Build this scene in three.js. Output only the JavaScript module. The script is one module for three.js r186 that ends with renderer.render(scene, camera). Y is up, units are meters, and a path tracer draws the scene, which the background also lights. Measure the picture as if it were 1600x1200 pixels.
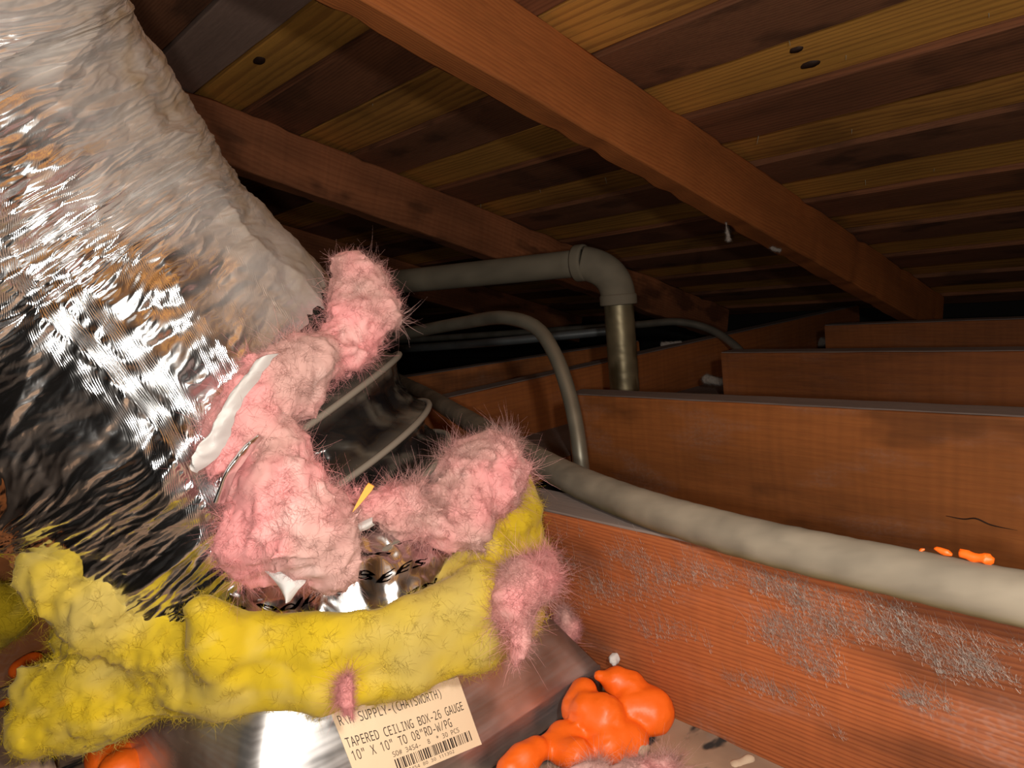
import * as THREE from 'three';
import { mergeGeometries } from 'three/addons/utils/BufferGeometryUtils.js';

// ---------------------------------------------------------------- camera, light, exposure
const scene = new THREE.Scene();
scene.background = new THREE.Color(0x000000);
const EYE = new THREE.Vector3(0, 0.281, 0);
const CX = new THREE.Vector3(0.7295, -0.1104, 0.675), CY = new THREE.Vector3(0.1732, 0.9845, -0.0262), CZ = new THREE.Vector3(-0.6617, 0.136, 0.7373);
const FOCAL = 1125;
const camera = new THREE.PerspectiveCamera(2 * Math.atan(600 / FOCAL) * 180 / Math.PI, 4 / 3, 0.01, 20);
camera.position.copy(EYE);
camera.quaternion.setFromRotationMatrix(new THREE.Matrix4().makeBasis(CX, CY, CZ));
scene.add(camera);

const renderer = new THREE.WebGLRenderer({ antialias: true });
renderer.toneMapping = THREE.LinearToneMapping;
renderer.toneMappingExposure = 0.26;
renderer.shadowMap.enabled = true;
renderer.shadowMap.type = THREE.PCFSoftShadowMap;

// the photograph's light: the phone's flash beside the lens, and a head torch a hand's breadth above and to the right of it
function lamp(right, up, back, candela, size) {
  const l = new THREE.PointLight(0xfff6ea, candela, 0, 2);
  l.position.copy(EYE).addScaledVector(CX, right).addScaledVector(CY, up).addScaledVector(CZ, back);
  l.castShadow = true; l.shadow.radius = size; l.shadow.mapSize.set(2048, 2048); l.shadow.bias = -0.0005;
  l.shadow.camera.near = 0.02; l.shadow.camera.far = 6;
  scene.add(l);
}
lamp(-0.010, -0.012, 0.0, 1.4, 0.35);
lamp(0.10, 0.10, 0.05, 2.1, 0.9);

// ---------------------------------------------------------------- helpers
let seedState = 12345;
const rnd = () => { seedState = (seedState * 1664525 + 1013904223) >>> 0; return seedState / 4294967296; };
const rr = (a, b) => a + (b - a) * rnd();
const clamp = (x, a = 0, b = 1) => Math.min(b, Math.max(a, x));
const mix = (a, b, t) => a + (b - a) * t;
const sstep = (a, b, x) => { const t = clamp((x - a) / (b - a)); return t * t * (3 - 2 * t); };
const V = (x, y, z) => new THREE.Vector3(x, y, z);
const PERM = new Uint8Array(512);
{ const p = [...Array(256).keys()]; let s = 99; for (let i = 255; i > 0; i--) { s = (s * 1664525 + 1013904223) >>> 0; const j = s % (i + 1); [p[i], p[j]] = [p[j], p[i]]; } for (let i = 0; i < 512; i++) PERM[i] = p[i & 255]; }
const GR = []; { let s = 7; for (let i = 0; i < 256; i++) { const r = () => { s = (s * 1664525 + 1013904223) >>> 0; return s / 4294967296 * 2 - 1; }; const v = [r(), r(), r()], l = Math.hypot(...v) || 1; GR.push(v[0] / l, v[1] / l, v[2] / l); } }
const GRAD = new Float32Array(GR);
function noise(x, y, z = 0) {
  const X = Math.floor(x), Y = Math.floor(y), Z = Math.floor(z); x -= X; y -= Y; z -= Z;
  const u = x * x * x * (x * (x * 6 - 15) + 10), v = y * y * y * (y * (y * 6 - 15) + 10), w = z * z * z * (z * (z * 6 - 15) + 10);
  const g = (i, j, k) => { const h = PERM[PERM[PERM[(X + i) & 255] + ((Y + j) & 255)] + ((Z + k) & 255)] * 3; return GRAD[h] * (x - i) + GRAD[h + 1] * (y - j) + GRAD[h + 2] * (z - k); };
  const a = mix(g(0, 0, 0), g(1, 0, 0), u), b = mix(g(0, 1, 0), g(1, 1, 0), u), c = mix(g(0, 0, 1), g(1, 0, 1), u), d = mix(g(0, 1, 1), g(1, 1, 1), u);
  return mix(mix(a, b, v), mix(c, d, v), w) * 1.6;
}
const fbm = (x, y, z, o = 4) => { let s = 0, a = 0.5; for (let i = 0; i < o; i++) { s += a * noise(x, y, z + i * 7.3); x *= 2.03; y *= 2.03; z *= 2.03; a *= 0.5; } return s; };
const ridge = (x, y, z) => 1 - Math.abs(noise(x, y, z)) * 2;
// a pixel of the 1600 x 1200 frame and a distance along the view axis give a point of the place
const at = (px, py, d) => EYE.clone().addScaledVector(CX, (px - 800) / FOCAL * d).addScaledVector(CY, (600 - py) / FOCAL * d).addScaledVector(CZ, -d);
const rayOf = (px, py) => at(px, py, 1).sub(EYE);
const atY = (px, py, y) => { const r = rayOf(px, py); return EYE.clone().addScaledVector(r, (y - EYE.y) / r.y); };
const atZ = (px, py, z) => { const r = rayOf(px, py); return EYE.clone().addScaledVector(r, (z - EYE.z) / r.z); };
const atX = (px, py, x) => { const r = rayOf(px, py); return EYE.clone().addScaledVector(r, x / r.x); };

const used = {};
const numbered = (n) => { const k = used[n] = (used[n] ?? -1) + 1; return k ? `${n}_${String(k).padStart(3, '0')}` : n; };
function tag(o, label, category, group) { o.userData.label = label; o.userData.category = category; if (group) o.userData.group = group; return o; }
function mesh(name, geo, mat, parent = scene) {
  const m = new THREE.Mesh(geo, mat); m.name = parent === scene ? numbered(name) : name;
  m.castShadow = m.receiveShadow = true; parent.add(m); return m;
}
function thing(name, label, category, pos, group) { const g = new THREE.Group(); g.name = numbered(name); if (pos) g.position.copy(pos); scene.add(g); return tag(g, label, category, group); }
// shapes are worked out in the place's axes; this moves one into its thing's own axes
const into = (geo, g) => geo.translate(-g.position.x, -g.position.y, -g.position.z);
const structure = (o) => { o.userData.kind = 'structure'; return o; };
const stuff = (o) => { o.userData.kind = 'stuff'; return o; };

// ---------------------------------------------------------------- textures
function dataTex(w, h, fn, srgb) {
  const d = new Uint8Array(w * h * 4), o = [0, 0, 0];
  for (let j = 0; j < h; j++) for (let i = 0; i < w; i++) { fn(i, j, o); const k = (j * w + i) * 4; d[k] = clamp(o[0]) * 255; d[k + 1] = clamp(o[1]) * 255; d[k + 2] = clamp(o[2]) * 255; d[k + 3] = 255; }
  const t = new THREE.DataTexture(d, w, h, THREE.RGBAFormat);
  t.magFilter = THREE.LinearFilter; t.minFilter = THREE.LinearMipmapLinearFilter; t.generateMipmaps = true;
  t.wrapS = t.wrapT = THREE.MirroredRepeatWrapping; if (srgb) t.colorSpace = THREE.SRGBColorSpace; t.needsUpdate = true; return t;
}
const toS = (c) => c <= 0.0031308 ? c * 12.92 : 1.055 * Math.pow(c, 1 / 2.4) - 0.055;
// sawn softwood: annual rings cut along the grain, fibre streaks, blotches, dust
function wood({ w = 1024, h = 256, lx = 1.2, ly = 0.3, base, late, ring = 0.006, seed = 0, lateAmt = 0.8, warp = 1, blotch = 0.35, dust = 0, saw = 0, dark = 0, bump = 0.0006, rough = 0.75, dustCol = [0.42, 0.36, 0.33], wobble = 1 }) {
  const hs = new Float32Array(w * h);
  const map = dataTex(w, h, (i, j, o) => {
    const x = i / w * lx, y = j / h * ly;
    const wp = fbm(x * 1.3 + seed, y * 5, seed, 2) * 0.05 * warp + noise(x * 6 + seed, y * 30, seed + 3) * 0.0012 * wobble;
    const t0 = (y + wp) / ring + 2.2 * noise(y * 16, seed * 3.1, x * 0.5) + 0.25 * noise(x * 7, y * 300, seed), t = t0 - Math.floor(t0);
    const lt = sstep(0.35, 0.88, t) * (1 - sstep(0.93, 1, t));
    const fib = noise(x * 22 + seed, y * 1100, 1) * 0.5 + noise(x * 60, y * 520, 4 + seed) * 0.5;
    const bl = fbm(x * 3 + seed * 2, y * 11, 9, 3);
    let m = 1 + 0.22 * fib + blotch * bl * 1.6, l = clamp(lt * lateAmt + 0.15 * fib);
    if (saw) m *= 1 + saw * noise(x * 160 + noise(x * 5, y * 8, 3), y * 6, seed);
    if (dark) m *= 1 - dark * sstep(0.05, 0.35, fbm(x * 7 + seed, y * 15 + 3, 2 + seed, 4));
    for (let k = 0; k < 3; k++) o[k] = Math.max(0.003, mix(base[k], late[k], l) * m);
    let dd = 0;
    if (dust) {
      const patch = sstep(0.02, 0.34, fbm(x * 10 + 3 + seed, y * 26, 21, 3) + 0.1 * noise(x * 3, y * 9, 5));
      const hair = sstep(0.55, 0.95, ridge(x * 190, y * 240, 2) * 0.6 + 0.5 * ridge(x * 85 + y * 90, y * 160, 8));
      dd = clamp(dust * patch * (0.22 + 0.35 * hair));
      for (let k = 0; k < 3; k++) o[k] = mix(o[k], dustCol[k], dd);
    }
    hs[j * w + i] = clamp(0.35 + lt * 0.35 * lateAmt + 0.16 * fib + dd * 0.3 + 0.2 * bl);
    for (let k = 0; k < 3; k++) o[k] = toS(o[k]);
  }, true);
  const bm = dataTex(w, h, (i, j, o) => { o[0] = o[1] = o[2] = hs[j * w + i]; });
  for (const t of [map, bm]) t.repeat.set(1 / lx, 1 / ly);
  return new THREE.MeshStandardMaterial({ map, bumpMap: bm, bumpScale: bump, roughness: rough });
}
const M = {};
M.joistNear = wood({ w: 2048, h: 512, lx: 1.0, ly: 0.25, base: [0.36, 0.098, 0.026], late: [0.20, 0.042, 0.012], ring: 0.0026, seed: 2.2, lateAmt: 0.62, warp: 0.5, dust: 0.35, blotch: 0.45, bump: 0.0007, saw: 0.06, dark: 0.42 });
M.joist = wood({ base: [0.38, 0.122, 0.027], late: [0.27, 0.075, 0.017], ring: 0.010, seed: 5.1, lateAmt: 0.28, dark: 0.4, dust: 0.25, saw: 0.10, blotch: 0.4 });
M.joistDark = wood({ base: [0.32, 0.100, 0.023], late: [0.24, 0.07, 0.022], ring: 0.009, seed: 8.4, lateAmt: 0.4, dust: 0.1, saw: 0.10, blotch: 0.4 });
M.rafter = wood({ base: [0.54, 0.172, 0.042], late: [0.37, 0.10, 0.024], ring: 0.0042, seed: 11.2, lateAmt: 0.6, warp: 0.6, blotch: 0.3, bump: 0.0008 });
M.rafterOld = wood({ base: [0.42, 0.15, 0.060], late: [0.27, 0.075, 0.025], ring: 0.007, seed: 14.9, lateAmt: 0.4, blotch: 0.6, dark: 0.55, saw: 0.10 });
M.brownA = wood({ base: [0.28, 0.105, 0.044], late: [0.120, 0.040, 0.018], ring: 0.006, seed: 17.3, lateAmt: 0.55, blotch: 0.5, dark: 0.35, rough: 0.85 });
M.brownB = wood({ base: [0.270, 0.110, 0.050], late: [0.150, 0.050, 0.022], ring: 0.004, seed: 21.7, lateAmt: 0.6, blotch: 0.4, dark: 0.5, rough: 0.85 });
M.mauve = wood({ base: [0.40, 0.26, 0.205], late: [0.31, 0.19, 0.145], ring: 0.012, seed: 24.1, lateAmt: 0.25, blotch: 0.3, dark: 0.2, rough: 0.9 });
M.yellowA = wood({ base: [0.72, 0.35, 0.066], late: [0.330, 0.130, 0.030], ring: 0.011, seed: 27.7, lateAmt: 0.55, blotch: 0.35, rough: 0.8 });
M.yellowB = wood({ base: [0.64, 0.30, 0.060], late: [0.260, 0.095, 0.024], ring: 0.016, seed: 31.5, lateAmt: 0.6, blotch: 0.5, dark: 0.25, rough: 0.8 });
M.dustTop = wood({ base: [0.215, 0.165, 0.145], late: [0.17, 0.125, 0.108], ring: 0.02, seed: 35, lateAmt: 0.2, blotch: 0.3, dust: 0.3, rough: 1, dustCol: [0.3, 0.25, 0.23] });
{ // old plaster seen from above: tan, smeared black and dusty
  const w = 1024, fn = (i, j) => { const x = i / w * 0.6, y = j / w * 0.6; return [sstep(0.02, 0.2, fbm(x * 26 + 3, y * 60, 4, 4) - 0.03), fbm(x * 40, y * 40, 8, 3), sstep(0.1, 0.35, fbm(x * 70, y * 70, 3, 3))]; };
  const map = dataTex(w, w, (i, j, o) => { const [d, n, g] = fn(i, j), m = 1 + 0.5 * n; o[0] = toS(mix(0.30 * m, 0.022, d)); o[1] = toS(mix(mix(0.20 * m, 0.18, g * 0.4), 0.019, d)); o[2] = toS(mix(mix(0.135 * m, 0.15, g * 0.4), 0.018, d)); }, true);
  map.repeat.set(1 / 0.6, 1 / 0.6); M.drywall = new THREE.MeshStandardMaterial({ map, bumpMap: map, bumpScale: 0.0012, roughness: 1 });
}
M.knot = new THREE.MeshStandardMaterial({ color: new THREE.Color().setRGB(0.035, 0.014, 0.008), roughness: 0.7 });
M.knotRim = new THREE.MeshStandardMaterial({ color: new THREE.Color().setRGB(0.15, 0.06, 0.025), roughness: 0.8 });
M.soot = new THREE.MeshStandardMaterial({ color: new THREE.Color().setRGB(0.05, 0.038, 0.03), roughness: 1 });
M.felt = new THREE.MeshStandardMaterial({ color: new THREE.Color().setRGB(0.012, 0.010, 0.009), roughness: 1 });
M.nail = new THREE.MeshStandardMaterial({ color: new THREE.Color().setRGB(0.42, 0.36, 0.25), roughness: 0.6, metalness: 0.4 });

// ---------------------------------------------------------------- timber
// a sawn stick from a to b: w across, h along `up`, eased and slightly wavy arrises, uv in metres
function timber(a, b, w, h, up, { seg = 24, ease = 0.003, wave = 0.0008, seed = 1, wane = 0 } = {}) {
  const L = a.distanceTo(b), X = b.clone().sub(a).normalize(), Z = X.clone().cross(up).normalize(), Y = Z.clone().cross(X);
  const e = ease, W = w / 2, H = h / 2;
  const ring = [[-W + e, -H], [W - e, -H], [W - e * 0.3, -H + e * 0.3], [W, -H + e], [W, 0], [W, H - e], [W - e * 0.3, H - e * 0.3], [W - e, H], [-W + e, H], [-W + e * 0.3, H - e * 0.3], [-W, H - e], [-W, 0], [-W, -H + e], [-W + e * 0.3, -H + e * 0.3], [-W + e, -H]];
  const P = [], U = [], I = [], n = ring.length; let per = [0];
  for (let k = 1; k < n; k++) per.push(per[k - 1] + Math.hypot(ring[k][0] - ring[k - 1][0], ring[k][1] - ring[k - 1][1]));
  const pt = (s, z, y) => a.clone().addScaledVector(X, s).addScaledVector(Z, z).addScaledVector(Y, y);
  const ou = rr(0, 3), ov = rr(0, 1);
  for (let i = 0; i <= seg; i++) {
    const s = L * i / seg;
    for (let k = 0; k < n; k++) {
      const kk = k % (n - 1); let [z, y] = ring[kk];
      const corner = kk !== 4 && kk !== 11;
      const d = wave * noise(s * 14 + seed * 5, kk * 0.6, seed) + (corner ? wane * Math.max(0, noise(s * 17, (z > 0 ? 3 : 8) + (y > 0 ? 1 : 5), seed * 2.7) - 0.1) : 0);
      z -= Math.sign(z) * d; y -= Math.sign(y) * d;
      const p = pt(s, z, y); P.push(p.x, p.y, p.z); U.push(s + ou, per[k] + ov);
    }
  }
  for (let i = 0; i < seg; i++) for (let k = 0; k < n - 1; k++) { const q = i * n + k; I.push(q, q + 1, q + n, q + 1, q + n + 1, q + n); }
  for (const [i, flip] of [[0, 0], [seg, 1]]) {
    const c = P.length / 3, m = pt(L * i / seg, 0, 0); P.push(m.x, m.y, m.z); U.push(ou, ov);
    for (let k = 0; k < n; k++) { const q = (i * n + k) * 3; P.push(P[q], P[q + 1], P[q + 2]); U.push(ring[k % (n - 1)][1] + ou, ring[k % (n - 1)][0] + ov); }
    for (let k = 0; k < n - 1; k++) flip ? I.push(c, c + 2 + k, c + 1 + k) : I.push(c, c + 1 + k, c + 2 + k);
  }
  return finish(P, I, U);
}
function finish(P, I, U, C) {
  const g = new THREE.BufferGeometry();
  g.setAttribute('position', new THREE.Float32BufferAttribute(P, 3));
  if (U) g.setAttribute('uv', new THREE.Float32BufferAttribute(U, 2));
  if (C) g.setAttribute('color', new THREE.Float32BufferAttribute(C, 3));
  g.setIndex(I); g.computeVertexNormals(); return g;
}
const UP = V(0, 1, 0);

// ---------------------------------------------------------------- the setting: roof, ceiling below, walls
const SLOPE = Math.tan(18.2 * Math.PI / 180), COS = Math.cos(18.2 * Math.PI / 180), SIN = Math.sin(18.2 * Math.PI / 180);
const roofY = (x, c) => EYE.y + c - SLOPE * x;           // height of a plane parallel to the roof
const RN = V(SIN, COS, 0), RD = V(COS, -SIN, 0);           // the roof's normal and its downhill direction
const roof = structure(new THREE.Group()); roof.name = 'ceiling'; scene.add(roof);
{
  const spans = [];
  let x = 0.31, yl = true; const up = [];
  while (x > -1.25) { const w = 0.088; up.push([x - w, x - 0.003, yl]); yl = !yl; x -= w; }
  spans.push(...up.reverse());
  // [start, end, pale]
  spans.push([0.31, 0.398, false], [0.403, 0.472, 'mauve'], [0.481, 0.549, true], [0.551, 0.643, false], [0.653, 0.742, true], [0.744, 0.836, false], [0.846, 0.931, true], [0.933, 1.024, false], [1.034, 1.113, true], [1.115, 1.200, false]);
  x = 1.209; yl = true; while (x < 2.05) { spans.push([x, x + 0.084, yl]); yl = !yl; x += 0.088; }
  let i = 0;
  for (const [x0, x1, kind] of spans) {
    const pale = kind === true, th = pale ? 0.019 : 0.026, drop = pale ? 0 : 0.007;
    const xm = (x0 + x1) / 2, w = (x1 - x0) / COS;
    const c = V(xm, roofY(xm, 0.518), 0).addScaledVector(RN, th / 2 - drop + rr(-0.0008, 0.0008));
    const mat = kind === 'mauve' ? M.mauve : pale ? (i % 4 < 2 ? M.yellowA : M.yellowB) : (i % 4 < 2 ? M.brownA : M.brownB);
    const b = mesh('roof_board', timber(V(c.x, c.y, 1.0), V(c.x, c.y, -3.0), w, th, RN, { seg: 60, ease: 0.002, wave: 0.0012, seed: i }), mat, roof);
    b.userData.c = c; b.userData.span = [x0, x1]; i++;
  }
  const knot = (px, py, rx, ry) => {
    const r = rayOf(px, py), t = 0.518 / (r.y + SLOPE * r.x), p = EYE.clone().addScaledVector(r, t);
    const b = roof.children.find((o) => p.x >= o.userData.span[0] - 0.004 && p.x <= o.userData.span[1] + 0.004); if (!b) return;
    const P = [0, 0, 0], I = [], N = 20; const low = roofY(p.x, 0.518);
    for (let q = 0; q <= N; q++) { const a = q / N * Math.PI * 2, rad = 1 + 0.18 * noise(Math.cos(a) * 1.5, Math.sin(a) * 1.5, px); P.push(Math.cos(a) * rx * rad, -0.0016, Math.sin(a) * ry * rad); }
    P[1] = -0.0026; for (let q = 1; q <= N; q++) I.push(0, q, q + 1);
    for (let q = 0; q <= N; q++) P.push(P[3 + q * 3] * 1.12, 0.004, P[5 + q * 3] * 1.12);
    for (let q = 1; q <= N; q++) { const o2 = q + N + 1; I.push(q, o2, q + 1, q + 1, o2, o2 + 1); }
    const g = finish(P, I); const m = new THREE.Matrix4().makeBasis(V(0, 0, -1), RN, RD);
    g.applyMatrix4(m); const brown = b.userData.span && (b.material === M.brownA || b.material === M.brownB);
    g.translate(p.x - RN.x * (brown ? 0.007 : 0), low - RN.y * (brown ? 0.007 : 0), p.z);
    mesh('knot', g, M.knot, b);
  };
  knot(405, 94, 0.013, 0.007); knot(1266, 100, 0.011, 0.006); knot(1244, 77, 0.008, 0.0045); knot(940, 178, 0.01, 0.005);
  // shingle nails that came through
  for (const [px, py, l] of [[546, 240, 0.028], [583, 160, 0.006], [731, 322, 0.020], [751, 318, 0.016], [842, 290, 0.014], [1146, 52, 0.010], [1231, 55, 0.012], [1186, 208, 0.016], [1331, 200, 0.008], [1352, 280, 0.010], [1460, 262, 0.006], [1322, 84, 0.007], [1545, 18, 0.006], [720, 226, 0.006], [676, 218, 0.008], [945, 276, 0.014], [1190, 200, 0.006]]) {
    const r = rayOf(px, py), p = EYE.clone().addScaledVector(r, 0.520 / (r.y + SLOPE * r.x));
    const g = new THREE.CylinderGeometry(0.0012, 0.0002, l + 0.008, 7); g.translate(0, -(l - 0.008) / 2, 0); g.rotateX(rr(-0.25, 0.25)); g.rotateZ(rr(-0.25, 0.25)); g.translate(p.x, p.y, p.z);
    mesh('nail', g, M.nail, roof);
  }
  // roofing felt above the boards closes the gaps
  const a = V(-1.3, roofY(-1.3, 0.518), 0).addScaledVector(RN, 0.045), b = V(2.15, roofY(2.15, 0.518), 0).addScaledVector(RN, 0.045);
  const f = new THREE.BoxGeometry(a.distanceTo(b), 0.02, 4.2); f.rotateZ(Math.atan2(b.y - a.y, b.x - a.x)); f.translate((a.x + b.x) / 2, (a.y + b.y) / 2, -1);
  mesh('roofing_felt', f, M.felt, roof);
}
{
  const fl = new THREE.PlaneGeometry(3.5, 4.2, 120, 140); fl.rotateX(-Math.PI / 2);
  const p = fl.attributes.position; for (let i = 0; i < p.count; i++) p.setY(i, fbm(p.getX(i) * 14, p.getZ(i) * 14, 3, 3) * 0.004 - 0.001);
  fl.computeVertexNormals(); const uv = fl.attributes.uv; for (let i = 0; i < uv.count; i++) uv.setXY(i, p.getX(i), p.getZ(i));
  const slab = new THREE.BoxGeometry(3.5, 0.03, 4.2).translate(0, -0.03, 0);
  const sg = mergeGeometries([fl, slab]); sg.translate(0.42, -0.04, -1);
  const bay = new THREE.BoxGeometry(0.40, 0.036, 0.95, 60, 1, 110).translate(0.14, -0.018, -0.275), bp = bay.attributes.position, bu = bay.attributes.uv;
  for (let i = 0; i < bp.count; i++) { if (bp.getY(i) > -0.01) bp.setY(i, fbm(bp.getX(i) * 14, bp.getZ(i) * 14, 3, 3) * 0.004 - 0.001); bu.setXY(i, bp.getX(i), bp.getZ(i)); }
  bay.computeVertexNormals();
  structure(mesh('floor', sg, M.soot)); structure(mesh('floor', bay, M.drywall));
  for (const [n, w, h, d, x, z] of [['wall_back', 0.04, 1.5, 4.2, -1.3, -1], ['wall_eave', 0.04, 0.4, 4.2, 2.12, -1], ['wall_left', 3.5, 1.5, 0.04, 0.42, -3.05], ['wall_right', 3.5, 1.5, 0.04, 0.42, 1.05]]) {
    structure(mesh(n, new THREE.BoxGeometry(w, h, d).translate(x, h / 2 - 0.03, z), M.felt));
  }
}

// ---------------------------------------------------------------- rafters
function rafter(z, label, mat, opt) {
  const h = 0.096, th = 0.042, mid = (x) => V(x, roofY(x, 0.510), z).addScaledVector(RN, -h / 2 + 0.0005);
  const g = timber(mid(-1.2), mid(2.0), th, h, RN, opt);
  return tag(mesh('rafter', g, mat), label, 'rafter');
}
rafter(-0.619, 'orange-brown rafter with rough wany edges crossing overhead in front of the roof boards', M.rafter, { seg: 260, ease: 0.004, wave: 0.0016, wane: 0.007, seed: 3 });
rafter(-1.212, 'dark mottled rafter running down behind the silver duct towards the vent pipe', M.rafterOld, { seg: 160, ease: 0.004, wave: 0.002, wane: 0.008, seed: 9 });
rafter(-1.82, 'hindmost rafter, nearly black, glimpsed below the dark mottled one', M.rafterOld, { seg: 80, seed: 12 });

// ---------------------------------------------------------------- joists and blocking
function joist(name, a, b, w, h, label, cat, mat, opt = {}, top = true) {
  const g = thing(name, label, cat, V((a.x + b.x) / 2, 0, (a.z + b.z) / 2));
  const len = a.distanceTo(b);
  mesh('timber', into(timber(a, b, w, h, UP, { seg: 60, ease: 0.0025, wave: 0.001, ...opt }), g), mat, g);
  if (top) { // years of dust lying on the top edge
    const up = V(0, h / 2 + 0.0007, 0);
    mesh('dust_layer', into(timber(a.clone().add(up), b.clone().add(up), w - 0.005, 0.0016, UP, { seg: 80, ease: 0.0006, wave: 0.0007, seed: 4 }), g), M.dustTop, g);
  }
  return g;
}
const JH = 0.118, JF = 0.156;
const jst = (x, z0, z1, label, mat, opt) => joist('ceiling_joist', V(x, JH - JF / 2, z0), V(x, JH - JF / 2, z1), 0.041, JF, label, 'joist', mat, opt);
jst(0.362, 0.75, -0.90, 'nearest ceiling joist, orange and grained with grey cobweb dust, under the thick conduit', M.joistNear, { seg: 160, wave: 0.0006 });
jst(0.753, 0.75, -0.705, 'second ceiling joist, plain brown face with a crack, behind the thick conduit', M.joist, {});
{
  const j2 = scene.children.find((o) => o.name === 'ceiling_joist_001'), pts = [[1478, 806], [1506, 811], [1524, 810], [1548, 820], [1590, 829]].map(([x, y]) => atX(x, y, 0.7322));
  const g = sweep(pts, (t) => 0.0006 * Math.sin(Math.PI * (0.08 + 0.92 * t)) + 0.0001, { seg: 60, rad: 6 }); mesh('crack', into(g, j2), M.knot, j2);
}
jst(1.160, 0.75, -0.702, 'third ceiling joist, dim and butting the cross beam beside the vent pipe', M.joistDark, {});
jst(1.570, 0.75, -0.697, 'farthest ceiling joist, darkest of the parallel joists', M.joistDark, {});
joist('cross_beam', V(0.385, JH / 2, -0.925), V(2.05, JH / 2, -0.845), 0.042, JH, 'cross beam running behind the vent pipe at the ends of the joists', 'beam', M.joistDark, { seed: 6 });
joist('wall_plate', V(0.385, 0.012, -0.81), V(2.05, 0.012, -0.78), 0.17, 0.024, 'low flat dusty plate at the foot of the cross beam', 'plate', M.joistDark, { seed: 8 });
joist('blocking', V(0.385, JH / 2, -1.40), V(1.35, JH / 2, -1.06), 0.042, JH, 'brown blocking behind the cross beam, left of the vent pipe', 'blocking', M.joist, { seed: 10 });
joist('blocking', V(-0.45, 0.06, -0.735), V(0.338, 0.06, -0.735), 0.042, 0.12, 'brown blocking behind the boot at the picture\'s left edge', 'blocking', M.joist, { seed: 15 }, false);
joist('blocking', V(0.60, 0.151, -1.31), V(0.69, 0.151, -1.28), 0.06, 0.06, 'small dim wood block right behind the black duct core', 'blocking', M.joistDark, { seed: 17 }, false);

// ---------------------------------------------------------------- tubes: vent pipe and conduits
function sweep(points, radius, { seg = 120, rad = 20, rough = 0, seed = 1, color, caps = true, squash = 1 } = {}) {
  const c = new THREE.CatmullRomCurve3(points, false, 'centripetal'), F = c.computeFrenetFrames(seg, false), P = [], U = [], I = [], C = [];
  const L = c.getLength();
  for (let i = 0; i <= seg; i++) {
    const t = i / seg, p = c.getPointAt(t), r0 = typeof radius === 'function' ? radius(t) : radius;
    for (let k = 0; k <= rad; k++) {
      const a = k / rad * Math.PI * 2, n = F.normals[i].clone().multiplyScalar(Math.cos(a)).addScaledVector(F.binormals[i], Math.sin(a));
      const r = r0 + (rough ? rough * noise(p.x * 130 + n.x, p.y * 130 + n.y, p.z * 130 + n.z * 2 + seed) : 0), q = p.clone().addScaledVector(n, r);
      P.push(q.x, q.y, q.z); U.push(t * L, k / rad * r0 * 6.28); if (color) C.push(...color(q, n, t));
    }
  }
  for (let i = 0; i < seg; i++) for (let k = 0; k < rad; k++) { const q = i * (rad + 1) + k; I.push(q, q + 1, q + rad + 1, q + 1, q + rad + 2, q + rad + 1); }
  if (caps) for (const i of [0, seg]) { const b = i * (rad + 1), n = P.length / 3, p = c.getPointAt(i / seg); P.push(p.x, p.y, p.z); U.push(0, 0); if (color) C.push(...color(p, V(0, 0, 0), 0)); for (let k = 0; k < rad; k++) i ? I.push(b + k, b + k + 1, n) : I.push(b + k + 1, b + k, n); }
  return finish(P, I, U, color ? C : null);
}
M.painted = new THREE.MeshStandardMaterial({ vertexColors: true, roughness: 0.8, metalness: 0 });
M.pipe = new THREE.MeshStandardMaterial({ vertexColors: true, roughness: 0.45, metalness: 0.55 });
{
  // dusty galvanised conduit: grey-brown dust above, bare yellowed metal showing along the underside
  const col = (q, n) => {
    const s = noise(q.x * 60, q.y * 60, q.z * 60), b = fbm(q.x * 22, q.y * 30, q.z * 22 + 4, 3), under = sstep(-0.15, -0.75, n.y + 0.25 * b);
    const m = 1 + 0.2 * s + 0.75 * b + 0.12 * noise(q.x * 260, q.y * 260, q.z * 260); return [mix(0.21, 0.20, under) * m, mix(0.18, 0.172, under) * m, mix(0.135, 0.085, under) * m];
  };
  const pts = [[640, 604], [660, 614], [720, 650], [800, 697], [900, 751], [1000, 791], [1100, 822], [1200, 849], [1400, 893], [1590, 934]].map(([x, y]) => atY(x, y, 0.1306));
  const last = pts[pts.length - 1], first = pts[0].clone(), lead = first.clone().sub(pts[2]).normalize(); pts.unshift(first.clone().addScaledVector(lead, 1.6), first.clone().addScaledVector(lead, 0.5)); pts.push(V(last.x + 0.004, 0.1306, last.z + 0.15), V(last.x + 0.012, 0.1306, last.z + 0.4));
  const g = thing('conduit', 'thick dusty grey conduit curving along the top of the nearest joist', 'conduit', pts[8].clone().setY(JH));
  mesh('tube', into(sweep(pts, 0.01165, { seg: 600, rad: 32, rough: 0.0004, color: col }), g), M.painted, g);
}
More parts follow.
